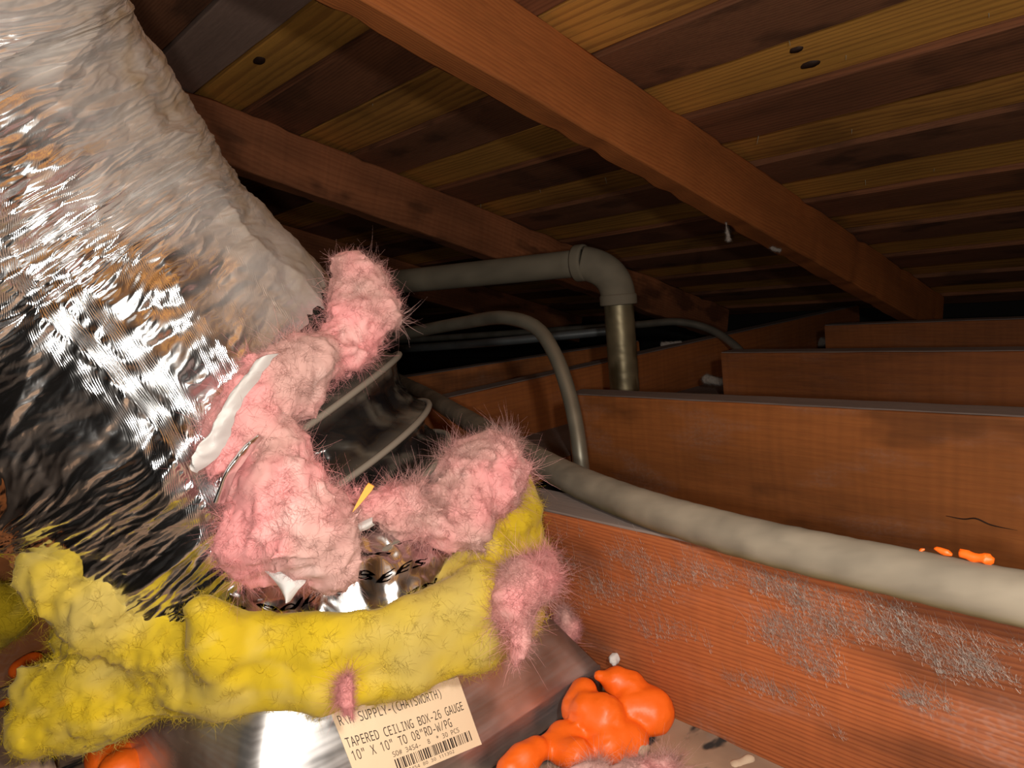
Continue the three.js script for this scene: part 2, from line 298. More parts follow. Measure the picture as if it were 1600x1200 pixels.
{
  const dusty = (q, n) => { const m = 1 + 0.6 * fbm(q.x * 30, q.y * 30, q.z * 30, 3), up = sstep(0.1, 0.8, n.y), s = sstep(0.1, 0.5, noise(q.x * 60, q.y * 18, q.z * 60)); return [mix(mix(0.30, 0.13, s), 0.26, up) * m, mix(mix(0.25, 0.10, s), 0.23, up) * m, mix(mix(0.15, 0.05, s), 0.18, up) * m]; };
  const grey = (q, n) => { const m = 1 + 0.4 * fbm(q.x * 30, q.y * 30, q.z * 30, 3); return [0.25 * m, 0.215 * m, 0.155 * m]; };
  const base = atX(975, 618, 0.93).setY(0.02), top = at(966, 468, 1.19), bend = at(964, 418, 1.19), h0 = at(908, 411, 1.20), far0 = at(560, 447, 1.46), far = h0.clone().lerp(far0, 3.2);
  const g = thing('vent_pipe', 'grey iron vent pipe rising behind the joist and turning left at an elbow', 'pipe', base.clone().setY(0));
  mesh('riser', into(sweep([V(base.x, 0, base.z), V(mix(base.x, top.x, 0.5), top.y / 2, mix(base.z, top.z, 0.5)), top], 0.0245, { seg: 60, rad: 28, rough: 0.0006, color: dusty }), g), M.pipe, g);
  mesh('run', into(sweep([h0, h0.clone().lerp(far, 0.5), far], 0.0228, { seg: 60, rad: 28, rough: 0.0005, color: grey }), g), M.painted, g);
  const d1 = far.clone().sub(h0).normalize(), d0 = top.clone().sub(base).normalize();
  const e0 = top.clone(), e1 = h0.clone(), pts = [];
  for (let k = 0; k <= 10; k++) { const t = k / 10; pts.push(e0.clone().multiplyScalar((1 - t) ** 2).addScaledVector(bend, 2 * t * (1 - t)).addScaledVector(e1, t * t)); }
  const el = mesh('elbow', into(sweep(pts, 0.0285, { seg: 40, rad: 28, color: grey }), g), M.painted, g);
  const collar = (c, d) => { const cg = new THREE.LatheGeometry([[0.024, -0.009], [0.0298, -0.009], [0.0308, -0.007], [0.0308, 0.005], [0.0298, 0.008], [0.027, 0.009]].map(([a, b]) => new THREE.Vector2(a, b)), 32); const n = cg.attributes.position.count; cg.setAttribute('color', new THREE.Float32BufferAttribute(new Array(n * 3).fill(0).map((_, i) => [0.25, 0.215, 0.155][i % 3]), 3)); cg.applyQuaternion(new THREE.Quaternion().setFromUnitVectors(UP, d)).translate(c.x, c.y, c.z); return into(cg, g); };
  mesh('elbow_rim', collar(e0, d0), M.painted, g); mesh('elbow_rim', collar(e1, d1.clone().negate()), M.painted, g);
}
function thin(pts, r, label, tone) {
  const lead = pts[0].clone().sub(pts[1]).normalize(); lead.y *= 0.3; pts = [pts[0].clone().addScaledVector(lead, 1.1), pts[0].clone().addScaledVector(lead, 0.3), ...pts];
  const c = (q) => { const m = 1 + 0.5 * fbm(q.x * 40, q.y * 40, q.z * 40, 3); return tone.map((t) => t * m); };
  const g = thing('thin_conduit', label, 'conduit', pts[pts.length - 1].clone());
  mesh('tube', into(sweep(pts, r, { seg: 140, rad: 16, color: c }), g), M.pipe, g); return g;
}
thin([at(560, 533, 1.3), at(630, 522, 1.18), at(720, 505, 1.05), at(795, 497, 0.95), at(838, 512, 0.915), at(866, 552, 0.885), at(886, 605, 0.862), at(900, 665, 0.842), at(908, 725, 0.83), atX(914, 780, 0.60).setY(0.004)], 0.0092, 'thin grey conduit bending down in front of the second joist', [0.30, 0.28, 0.22]);
thin([at(580, 548, 1.62), at(690, 541, 1.52), at(780, 534, 1.46), at(985, 514, 1.38)], 0.0085, 'straight bluish conduit behind the bent one, left of the vent pipe', [0.20, 0.22, 0.23]);
thin([at(930, 512, 1.75), at(1000, 507, 1.68), at(1060, 503, 1.62), at(1105, 513, 1.58), at(1138, 532, 1.54), at(1166, 560, 1.50), at(1180, 590, 1.47)], 0.0085, 'thin pale conduit arching down right of the vent pipe', [0.26, 0.24, 0.20]);

// ---------------------------------------------------------------- implicit lumps meshed with surface nets
function nets(f, lo, hi, cell) {
  const nx = Math.ceil((hi.x - lo.x) / cell) + 1, ny = Math.ceil((hi.y - lo.y) / cell) + 1, nz = Math.ceil((hi.z - lo.z) / cell) + 1, S = new Float32Array(nx * ny * nz);
  for (let k = 0, q = 0; k < nz; k++) for (let j = 0; j < ny; j++) for (let i = 0; i < nx; i++, q++) S[q] = f(lo.x + i * cell, lo.y + j * cell, lo.z + k * cell);
  const id = new Int32Array(nx * ny * nz).fill(-1), P = [], I = [], X = 1, Y = nx, Z = nx * ny;
  const E = [[0, X], [0, Y], [0, Z], [X, X + Y], [X, X + Z], [Y, X + Y], [Y, Y + Z], [Z, X + Z], [Z, Y + Z], [X + Y, X + Y + Z], [X + Z, X + Y + Z], [Y + Z, X + Y + Z]];
  const off = (o) => { const z = Math.floor(o / Z), y = Math.floor((o % Z) / Y); return [o % Y, y, z]; };
  const EO = E.map(([a, b]) => [a, b, ...off(a), ...off(b)]);
  for (let k = 0; k < nz - 1; k++) for (let j = 0; j < ny - 1; j++) for (let i = 0; i < nx - 1; i++) {
    const q = i + j * Y + k * Z; let n = 0, x = 0, y = 0, z = 0;
    for (const [a, b, ax, ay, az, bx, by, bz] of EO) { const u = S[q + a], v = S[q + b]; if (u < 0 !== v < 0) { const t = u / (u - v); x += mix(ax, bx, t); y += mix(ay, by, t); z += mix(az, bz, t); n++; } }
    if (n) { id[q] = P.length / 3; P.push(lo.x + (i + x / n) * cell, lo.y + (j + y / n) * cell, lo.z + (k + z / n) * cell); }
  }
  for (let k = 1; k < nz - 1; k++) for (let j = 1; j < ny - 1; j++) for (let i = 1; i < nx - 1; i++) {
    const q = i + j * Y + k * Z, s = S[q] < 0;
    for (const [d, a, b] of [[X, Y, Z], [Y, Z, X], [Z, X, Y]]) if (s !== S[q + d] < 0) {
      const c = [id[q - a - b], id[q - b], id[q], id[q - a]]; if (c.some((v) => v < 0)) continue;
      s ? I.push(c[0], c[1], c[2], c[0], c[2], c[3]) : I.push(c[0], c[2], c[1], c[0], c[3], c[2]);
    }
  }
  return { P, I };
}
// chains: arrays of [px, py, distance, radius in pixels]; each chain is a run of tapered capsules joined smoothly
function blob(chains, { cell = 0.003, k = 0.012, bump = () => 0, color } = {}) {
  const caps = [], lo = V(9, 9, 9), hi = V(-9, -9, -9);
  for (const ch of chains) {
    const pts = ch.map(([x, y, d, r]) => [at(x, y, d), r * d / FOCAL]);
    for (let i = 0; i < Math.max(1, pts.length - 1); i++) { const [a, ra] = pts[i], [b, rb] = pts[Math.min(i + 1, pts.length - 1)]; caps.push([a.x, a.y, a.z, b.x - a.x, b.y - a.y, b.z - a.z, ra, rb, Math.max(1e-9, a.distanceToSquared(b))]); }
    for (const [p, r] of pts) { lo.min(p.clone().subScalar(r + 0.02)); hi.max(p.clone().addScalar(r + 0.02)); }
  }
  const f = (x, y, z) => {
    let d = 9;
    for (const c of caps) {
      const px = x - c[0], py = y - c[1], pz = z - c[2], t = clamp((px * c[3] + py * c[4] + pz * c[5]) / c[8]);
      const e = Math.hypot(px - c[3] * t, py - c[4] * t, pz - c[5] * t) - mix(c[6], c[7], t), h = clamp(0.5 + 0.5 * (e - d) / k);
      d = mix(e, d, h) - k * h * (1 - h);
    }
    return Math.abs(d) < 0.03 ? d - bump(x, y, z) : d;
  };
  const { P, I } = nets(f, lo, hi, cell), C = [];
  if (color) for (let i = 0; i < P.length; i += 3) C.push(...color(P[i], P[i + 1], P[i + 2]));
  return finish(P, I, null, color ? C : null);
}
// loose glass fibres standing off a surface: little tufts of hair-thin curved strands, too many to count
function tuft(n, len, rad, spread, seed) {
  const parts = []; const keep = seedState; seedState = seed * 7919 + 13;
  for (let i = 0; i < n; i++) {
    const P = [], I = [], S = 4, l = len * rr(0.45, 1), dir = V(rr(-1, 1) * spread, 0.8, rr(-1, 1) * spread).normalize(), bend = V(rr(-1, 1), rr(-0.5, 0.1), rr(-1, 1)).multiplyScalar(l * 0.7), o = V(rr(-1, 1), 0, rr(-1, 1)).multiplyScalar(len * 0.25);
    for (let s = 0; s <= S; s++) { const t = s / S, c = o.clone().addScaledVector(dir, l * t).addScaledVector(bend, t * t), r = rad * (1 - 0.75 * t); for (let q = 0; q < 3; q++) P.push(c.x + Math.cos(q * 2.09) * r, c.y, c.z + Math.sin(q * 2.09) * r); }
    for (let s = 0; s < S; s++) for (let q = 0; q < 3; q++) { const a = s * 3 + q, b = s * 3 + (q + 1) % 3; I.push(a, a + 3, b, b, a + 3, b + 3); }
    parts.push(finish(P, I));
  }
  seedState = keep; return mergeGeometries(parts);
}
const TUFTS = [tuft(16, 0.0085, 0.00009, 4, 1), tuft(14, 0.0065, 0.00010, 5, 2), tuft(8, 0.016, 0.00010, 1.8, 3)];
M.fibre = new THREE.MeshStandardMaterial({ color: 0xffffff, roughness: 1 });
function fibres(geo, parent, count, kind, color, scale = 1, where = () => true, bias = V(0, 0, 0)) {
  const p = geo.attributes.position, n = geo.attributes.normal, im = new THREE.InstancedMesh(TUFTS[kind], M.fibre, count), q = new THREE.Quaternion(), m = new THREE.Matrix4(), c = new THREE.Color();
  let k = 0, tries = 0;
  while (k < count && tries++ < count * 30) {
    const i = Math.floor(rnd() * p.count), pos = V(p.getX(i), p.getY(i), p.getZ(i)), nn = V(n.getX(i), n.getY(i), n.getZ(i));
    if (!where(pos.clone().add(parent.position.lengthSq() ? parent.position : V(0, 0, 0)), nn)) continue;
    nn.add(V(rr(-1, 1), rr(-1, 1), rr(-1, 1)).multiplyScalar(0.6)).add(bias).normalize();
    q.setFromUnitVectors(UP, nn).multiply(new THREE.Quaternion().setFromAxisAngle(UP, rr(0, 6.28)));
    const s = scale * rr(0.5, 1.3); m.compose(pos, q, V(s, s, s)); im.setMatrixAt(k, m);
    const cc = color(pos.x, pos.y, pos.z), b = rr(0.85, 1.12); im.setColorAt(k, c.setRGB(cc[0] * b, cc[1] * b, cc[2] * b)); k++;
  }
  im.count = k; im.name = 'loose_fibres'; im.castShadow = im.receiveShadow = true; stuff(im); parent.add(im); return im;
}
const wool = () => new THREE.MeshPhysicalMaterial({ vertexColors: true, roughness: 1, sheen: 0.35, sheenRoughness: 0.8, sheenColor: new THREE.Color(0.5, 0.45, 0.4) });
M.wool = wool();
const pinkCol = (x, y, z) => { const d = sstep(-0.12, 0.42, fbm(x * 22, y * 22, z * 22, 3) + 0.12), w = sstep(0.1, 0.45, fbm(x * 55 + 9, y * 55, z * 55, 2)); return [mix(mix(0.74, 0.56, d), 0.78, w * 0.5), mix(mix(0.31, 0.335, d), 0.56, w * 0.5), mix(mix(0.31, 0.30, d), 0.52, w * 0.5)]; };
const yellowCol = (x, y, z) => { const d = sstep(-0.05, 0.45, fbm(x * 16 + 4, y * 22, z * 16, 3) + 0.05), w = sstep(0.0, 0.5, fbm(x * 60, y * 90, z * 60, 2)); return [mix(mix(0.56, 0.47, d), 0.62, w * 0.3), mix(mix(0.40, 0.36, d), 0.49, w * 0.3), mix(mix(0.010, 0.085, d), 0.13, w * 0.4)]; };
const woolBump = (a) => (x, y, z) => a * (0.9 * noise(x * 24, y * 24, z * 24 + 5) + 1.1 * fbm(x * 44, y * 44, z * 44, 3) + 0.35 * noise(x * 170, y * 170, z * 170) + 0.25 * noise(x * 320, y * 320, z * 320));

// ---------------------------------------------------------------- the tapered ceiling box
const BOX = { x: 0.208, z: -0.443, a: 0.127 };
const boxThing = thing('duct_boot', 'galvanised sheet-metal ceiling boot with a printed paper label, between the joists', 'duct boot', V(BOX.x, 0, BOX.z));
function spangle(seed) {
  const w = 512, h = 256, r = dataTex(w, h, (i, j, o) => { const x = i / w, y = j / h; const v = 0.36 + 0.18 * fbm(x * 9 + seed, y * 4, 2, 4) + 0.10 * noise(x * 6, y * 90, 5); o[0] = o[1] = o[2] = v; });
  r.repeat.set(3, 6);
  const c = dataTex(w, h, (i, j, o) => { const x = i / w, y = j / h, d = sstep(-0.1, 0.4, fbm(x * 5 + seed, y * 3, 6, 4)), g = 0.72 + 0.06 * noise(x * 40, y * 20, 3); o[0] = toS(mix(g, 0.30, d * 0.8)); o[1] = toS(mix(g, 0.27, d * 0.8)); o[2] = toS(mix(g * 1.01, 0.235, d * 0.8)); }, true);
  c.repeat.set(3, 6); return new THREE.MeshStandardMaterial({ map: c, roughnessMap: r, roughness: 1, metalness: 0.92 });
}
M.galv = spangle(3);
let boxGeo;
{
  // square skirt, then a transition of flats and fans up to the round collar
  const a = BOX.a, P = [], I = [], U = [], N = 64, quad = (s) => { const t = s * 4, e = Math.floor(t) % 4, f = t - Math.floor(t); const c = [[-1, -1], [1, -1], [1, 1], [-1, 1]], p = c[e], q = c[(e + 1) % 4]; return [mix(p[0], q[0], f) * a, mix(p[1], q[1], f) * a]; };
  const rows = [[0.001, 0], [0.019, 0], [0.020, 0.02], [0.045, 0.27], [0.07, 0.52], [0.095, 0.78], [0.115, 1], [0.150, 1]];
  for (const [y, t] of rows) for (let k = 0; k <= N; k++) {
    const s = k / N, [sx, sz] = quad(s % 1), ang = Math.atan2(sz, sx), cx = Math.cos(ang) * 0.1, cz = Math.sin(ang) * 0.1;
    P.push(mix(sx, cx, t), y, mix(sz, cz, t)); U.push(s * 1.0, y);
  }
  for (let j = 0; j < rows.length - 1; j++) for (let k = 0; k < N; k++) { const q = j * (N + 1) + k; I.push(q, q + N + 1, q + 1, q + 1, q + N + 1, q + N + 2); }
  boxGeo = finish(P, I, U);
  M.galv.side = THREE.DoubleSide;
  mesh('body', boxGeo, M.galv, boxThing);
}
{
  // the printed label, laid on the boot's front face
  const W = 1024, H = 512, cv = document.createElement('canvas'); cv.width = W; cv.height = H; const c = cv.getContext('2d');
  c.fillStyle = '#f0d6b4'; c.fillRect(0, 0, W, H); c.fillStyle = '#2a221e';
  const line = (s, x, y, size, sx) => { c.save(); c.translate(x, y); c.scale(sx, 1); c.font = `${size}px monospace`; c.fillText(s, 0, 0); c.restore(); };
  line('R\\H SUPPLY-(CHATSWORTH)', 24, 100, 84, 0.70); line('TAPERED CEILING BOX-26 GAUGE', 20, 236, 84, 0.68);
  line('10" X 10" TO 08"RD-W/PG', 24, 318, 84, 0.70); line('SO# 34S4-  8  * 30 PCS', 300, 372, 46, 0.95);
  let x = 300; seedState = 777; while (x < 960) { const w = 3 + Math.floor(rnd() * 4) * 3; c.fillRect(x, 388, w, 72); x += w + 3 + Math.floor(rnd() * 3) * 4; }
  line('3454 80 30 111302', 380, 492, 30, 1.3);
  const t = new THREE.CanvasTexture(cv); t.colorSpace = THREE.SRGBColorSpace; t.anisotropy = 8;
  const mat = new THREE.MeshStandardMaterial({ map: t, roughness: 0.55, side: THREE.DoubleSide });
  const A = [[531, 1122], [717, 1058], [735, 1152], [556, 1232]];   // its corners, from the top left
  const ray = new THREE.Raycaster(), tmp = new THREE.Mesh(boxGeo, new THREE.MeshBasicMaterial({ side: THREE.DoubleSide })); tmp.position.copy(boxThing.position); tmp.updateMatrixWorld();
  const P = [], U = [], I = [], n = 24, m = 12, plane = atZ(640, 1140, -0.326).z, corner = A.map(([px, py]) => atZ(px, py, plane));
  for (let j = 0; j <= m; j++) for (let i = 0; i <= n; i++) {
    const u = i / n, v = j / m, p = corner[0].clone().lerp(corner[1], u).lerp(corner[3].clone().lerp(corner[2], u), v);
    ray.set(V(p.x, p.y, 0), V(0, 0, -1)); const hit = ray.intersectObject(tmp)[0], z = hit ? hit.point.z + 0.0008 : plane;
    P.push(p.x, p.y, z); U.push(u, 1 - v);
  }
  for (let j = 0; j < m; j++) for (let i = 0; i < n; i++) { const q = j * (n + 1) + i; I.push(q, q + n + 1, q + 1, q + 1, q + n + 1, q + n + 2); }
  const lab = mesh('label', into(finish(P, I, U), boxThing), mat, boxThing); lab.userData.label = 'cream printed paper label with lettering and a barcode';
}

// ---------------------------------------------------------------- the flexible duct
const duct = thing('flexible_duct', 'large flexible duct in crumpled silver foil jacket, torn open over its black core', 'duct', at(480, 740, 0.48));
// core: rings of wire under black film that sags between them
{
  const ring = [[515, 846], [504, 823], [491, 799], [462, 752], [423, 690], [376, 634], [300, 600]].map(([x, y], i) => at(x, y, [0.484, 0.482, 0.480, 0.477, 0.473, 0.470, 0.468][i]));
  const Nrm = (i) => { const a = ring[Math.max(0, i - 1)], b = ring[Math.min(ring.length - 1, i + 1)]; return b.clone().sub(a).normalize().lerp(CZ, 0.05).normalize(); };
  const E = ring.map((_, i) => { const n = Nrm(i), ex = CX.clone().multiplyScalar(0.81).addScaledVector(CY, 0.59); ex.addScaledVector(n, -ex.dot(n)).normalize(); return [n, ex, n.clone().cross(ex)]; });
  const RR = [0.1, 0.1, 0.1, 0.1, 0.1, 0.095, 0.075], P = [], I = [], C = [], NA = 160, NS = 14;
  const pt = (i, a, r) => ring[i].clone().addScaledVector(E[i][1], Math.cos(a) * r).addScaledVector(E[i][2], Math.sin(a) * r);
  let row = 0;
  for (let i = 0; i < ring.length - 1; i++) for (let s = 0; s <= NS; s++) {
    if (s === NS && i < ring.length - 2) continue;
    for (let k = 0; k <= NA; k++) {
      const a = k / NA * Math.PI * 2, t = s / NS, sag = 0.010 * Math.sin(Math.PI * t) ** 0.8 * (1 + 0.25 * noise(Math.cos(a) * 6, Math.sin(a) * 6, i * 3.1));
      const p = pt(i, a, RR[i] - sag).lerp(pt(i + 1, a, RR[i + 1] - sag), t), w = 0.0022 * ridge(p.x * 60, p.y * 60, p.z * 60) * Math.sin(Math.PI * t) + 0.0011 * ridge(p.x * 190, p.y * 190, p.z * 190);
      p.addScaledVector(p.clone().sub(ring[i].clone().lerp(ring[i + 1], t)).normalize(), w); P.push(p.x, p.y, p.z);
      const du = clamp(0.15 * (fbm(p.x * 40, p.y * 40, p.z * 40, 3) + 0.2) + 0.5 * sstep(0.55, 0.98, Math.abs(2 * t - 1)) * sstep(-0.3, 0.9, Math.cos(a)) + 0.55 * sstep(0.62, 0.95, ridge(p.x * 26 + 3, p.y * 60, p.z * 26)) * sstep(0.2, 0.9, Math.cos(a)));
      C.push(mix(0.004, 0.085, du), mix(0.0035, 0.073, du), mix(0.004, 0.058, du));
    }
    row++;
  }
  for (let j = 0; j < row - 1; j++) for (let k = 0; k < NA; k++) { const q = j * (NA + 1) + k; I.push(q, q + 1, q + NA + 1, q + 1, q + NA + 2, q + NA + 1); }
  const film = new THREE.MeshPhysicalMaterial({ vertexColors: true, roughness: 0.17, specularIntensity: 0.5, side: THREE.DoubleSide });
  const core = mesh('inner_core', into(finish(P, I, null, C), duct), film, duct); core.userData.label = 'black ribbed film core';
  const wire = new THREE.MeshStandardMaterial({ color: new THREE.Color().setRGB(0.16, 0.135, 0.105), roughness: 0.85 });
  for (let i = 1; i < ring.length; i++) {
    const pts = []; for (let k = 0; k < 48; k++) pts.push(pt(i, k / 48 * Math.PI * 2, RR[i] + 0.0016));
    const g = new THREE.TubeGeometry(new THREE.CatmullRomCurve3(pts, true), 160, 0.0020, 8, true);
    mesh('wire_rib', into(g, duct), wire, core);
  }
}
// jacket
{
  const ax = [[-330, -140, 0.33, 0.126], [-178, 118, 0.375, 0.128], [-8, 336, 0.42, 0.129], [118, 474, 0.447, 0.128], [276, 634, 0.468, 0.127], [352, 750, 0.482, 0.124], [424, 846, 0.495, 0.118], [448, 896, 0.50, 0.106]];
  const curve = new THREE.CatmullRomCurve3(ax.map(([x, y, d]) => at(x, y, d)), false, 'centripetal');
  const NS = 620, NA = 760, mouth0 = 4 / 7; // parameter of the axis point where the mouth starts on the right
  const cutAt = [[-180, 70], [-150, 200], [-100, 245], [-60, 250], [-30, 250], [8, 250], [14, 205], [19, 120], [26, 66], [42, 16], [60, 0], [90, -4], [130, 0], [180, 70]];
  const cut = (deg) => { for (let i = 0; i < cutAt.length - 1; i++) if (deg <= cutAt[i + 1][0]) { const t = (deg - cutAt[i][0]) / (cutAt[i + 1][0] - cutAt[i][0]); return mix(cutAt[i][1], cutAt[i + 1][1], t * t * (3 - 2 * t)); } return 70; };
  const P = [], I = [], U = [], C = [];
  const rAt = (t) => { const f = t * 7, i = Math.min(6, Math.floor(f)); const u = f - i; return mix(ax[i][3], ax[i + 1][3], u * u * (3 - 2 * u)); };
  const ER = CX.clone().multiplyScalar(0.81).addScaledVector(CY, 0.59), frames = [];
  for (let i = 0; i <= 400; i++) { const t = i / 400, p = curve.getPoint(t), T = curve.getTangent(t), r = ER.clone().addScaledVector(T, -ER.dot(T)).normalize(), f = T.clone().cross(r); if (f.dot(CZ) < 0) f.negate(); frames.push([p, r, f]); }
  for (let j = 0; j <= NS; j++) for (let k = 0; k <= NA; k++) {
    const deg = -180 + 360 * k / NA, a = deg * Math.PI / 180, ragged = 7 * noise(Math.cos(a) * 9, Math.sin(a) * 9, 1) + 2.5 * noise(Math.cos(a) * 30, Math.sin(a) * 30, 2);
    const tEnd = mouth0 + (cut(deg) + ragged) / 270 * (3 / 7), t = tEnd * j / NS, fi = clamp(t) * 400, i0 = Math.min(399, Math.floor(fi)), w = fi - i0;
    const p = frames[i0][0].clone().lerp(frames[i0 + 1][0], w), er = frames[i0][1].clone().lerp(frames[i0 + 1][1], w), ef = frames[i0][2].clone().lerp(frames[i0 + 1][2], w), r0 = rAt(clamp(t));
    const ca = Math.cos(a), sa = Math.sin(a), s = t * 1.0, q = 0.13;
    // folds run round the duct, slanting a little; creases at three sizes
    const sl = s * 1.0 + mix(-0.05, 0.07, t) * sa, wx = fbm(ca * 2.2, sa * 2.2, sl * 6, 2) * 0.5;
    const m1 = Math.abs(noise(ca * 1.7 + wx, sa * 1.7, sl * 12)), m2 = Math.abs(noise(ca * 2.8 + 5, sa * 2.8 + wx, sl * 34)), m3 = Math.abs(noise(ca * 5 + 2, sa * 5, sl * 92 + wx * 6)), m4 = Math.abs(noise(ca * 13, sa * 13 + 4, sl * 240 + wx * 9));
    const soft = fbm(ca * 1.3 + 7, sa * 1.3, sl * 9, 2);
    const d = 0.010 * soft - 0.0085 * (m1 - 0.25) + 0.0042 * (m2 - 0.25) - 0.0019 * (m3 - 0.25) + 0.0006 * (m4 - 0.25);
    const calm = mix(1, 0.62, sstep(55, 92, deg) * (1 - sstep(130, 170, deg)));
    const r = r0 + d * calm;
    p.addScaledVector(er, sa * r).addScaledVector(ef, ca * r); P.push(p.x, p.y, p.z);
    U.push(k / NA, t); 
  }
  for (let j = 0; j < NS; j++) for (let k = 0; k < NA; k++) { const q = j * (NA + 1) + k; I.push(q, q + NA + 1, q + 1, q + 1, q + NA + 1, q + NA + 2); }
  // dust lies on the side of the jacket that faces up
  const TW = 1024, TH = 512, dustAt = (i, j) => { const u = i / TW, v = j / TH, deg = -180 + 360 * u; return clamp(sstep(24, 86, deg + 26 * fbm(u * 14, v * 26, 3, 4) - 34 * v + 12) * (0.86 + 0.3 * noise(u * 60, v * 40, 2))) * (1 - sstep(140, 175, deg)); };
  const map = dataTex(TW, TH, (i, j, o) => { const d = dustAt(i, j) * 0.95; o[0] = toS(mix(0.86, 0.245, d)); o[1] = toS(mix(0.87, 0.176, d)); o[2] = toS(mix(0.88, 0.108, d)); }, true);
  const rm = dataTex(TW, TH, (i, j, o) => { const d = dustAt(i, j); o[0] = 0; o[1] = mix(0.19 + 0.05 * noise(i / 40, j / 30, 4), 0.62, d); o[2] = mix(1, 0.15, d * 0.95); });
  const foil = new THREE.MeshStandardMaterial({ map, roughnessMap: rm, metalnessMap: rm, roughness: 1, metalness: 1, side: THREE.DoubleSide });
  for (const t of [map, rm]) { t.wrapS = t.wrapT = THREE.ClampToEdgeWrapping; }
  mesh('foil_jacket', into(finish(P, I, U), duct), foil, duct);
}
// a strip of thin sheet between two pixel outlines at given distances
function sheet(pairs, { n = 40, m = 10, wr = 0.0015, f = 60 } = {}) {
  const L = new THREE.CatmullRomCurve3(pairs.map(([a]) => at(...a))), R = new THREE.CatmullRomCurve3(pairs.map(([, b]) => at(...b))), P = [], U = [], I = [];
  for (const side of [0, 0.0004]) for (let i = 0; i <= n; i++) for (let j = 0; j <= m; j++) { const p = L.getPoint(i / n).lerp(R.getPoint(i / n), j / m); p.addScaledVector(CZ, wr * (2 * noise(p.x * f, p.y * f, p.z * f) + ridge(p.x * f * 2, p.y * f * 2, p.z * f * 2)) + 0.004 * Math.sin(Math.PI * j / m) - side); P.push(p.x, p.y, p.z); U.push(j / m, i / n); }
  const off = (n + 1) * (m + 1);
  for (const o of [0, off]) for (let i = 0; i < n; i++) for (let j = 0; j < m; j++) { const q = o + i * (m + 1) + j; o ? I.push(q, q + 1, q + m + 1, q + 1, q + m + 2, q + m + 1) : I.push(q, q + m + 1, q + 1, q + 1, q + m + 1, q + m + 2); }
  return finish(P, I, U);
}
M.paper = new THREE.MeshStandardMaterial({ color: new THREE.Color().setRGB(0.60, 0.585, 0.57), roughness: 0.75, side: THREE.DoubleSide });
M.foilStrip = new THREE.MeshStandardMaterial({ color: new THREE.Color().setRGB(0.86, 0.87, 0.88), roughness: 0.2, metalness: 1, side: THREE.DoubleSide });
mesh('white_liner', into(sheet([[[402, 562, 0.352], [434, 552, 0.36]], [[372, 600, 0.342], [400, 596, 0.35]], [[338, 660, 0.334], [366, 664, 0.342]], [[308, 708, 0.330], [338, 716, 0.338]], [[298, 728, 0.330], [312, 738, 0.336]]], { wr: 0.0028, f: 75 }), duct), M.paper, duct).userData.label = 'white paper inside of the torn jacket';
mesh('foil_strip', into(sheet([[[404, 676, 0.333], [412, 684, 0.334]], [[378, 700, 0.328], [392, 708, 0.33]], [[352, 738, 0.326], [366, 746, 0.328]], [[336, 780, 0.326], [352, 786, 0.328]]], { wr: 0.001 }), duct), M.foilStrip, duct);
// pink glass wool of the duct
const pinkBody = (name, chains, n1, n2, bias) => {
  const g = blob(chains, { cell: 0.0024, k: 0.018, bump: woolBump(0.0088), color: pinkCol }); into(g, duct);
  const col = (x, y, z) => pinkCol(x + duct.position.x, y + duct.position.y, z + duct.position.z);
  const b = mesh(name, g, M.wool, duct); fibres(g, b, n1, 0, col, 0.75); fibres(g, b, n2, 2, col, 1, (p) => noise(p.x * 48, p.y * 48, p.z * 48) > 0.05, bias); return b;
};
pinkBody('pink_wool', [[[548, 416, 0.445, 18], [568, 462, 0.44, 26], [562, 516, 0.425, 28], [496, 566, 0.40, 38], [428, 618, 0.38, 44], [380, 680, 0.362, 38], [334, 744, 0.345, 16]], [[588, 450, 0.44, 16], [596, 480, 0.44, 10]], [[540, 560, 0.41, 14]]], 1200, 420, CX.clone().multiplyScalar(0.7));
pinkBody('pink_wool', [[[400, 764, 0.362, 42], [440, 800, 0.355, 66], [420, 840, 0.355, 48], [492, 850, 0.355, 48], [528, 884, 0.36, 24]], [[420, 770, 0.36, 34], [432, 710, 0.365, 26], [446, 680, 0.368, 14]]], 800, 200, V(0, 0, 0));
pinkBody('pink_wool', [[[548, 790, 0.385, 30], [640, 800, 0.405, 20], [712, 776, 0.43, 34], [742, 728, 0.45, 34], [784, 744, 0.45, 26], [728, 806, 0.42, 28]], [[742, 722, 0.45, 30], [722, 694, 0.455, 12]], [[790, 735, 0.45, 20], [812, 742, 0.45, 8]], [[766, 772, 0.442, 22], [732, 826, 0.41, 18], [688, 824, 0.402, 12]]], 1200, 700, CX.clone().multiplyScalar(0.6).addScaledVector(CY, 0.25));

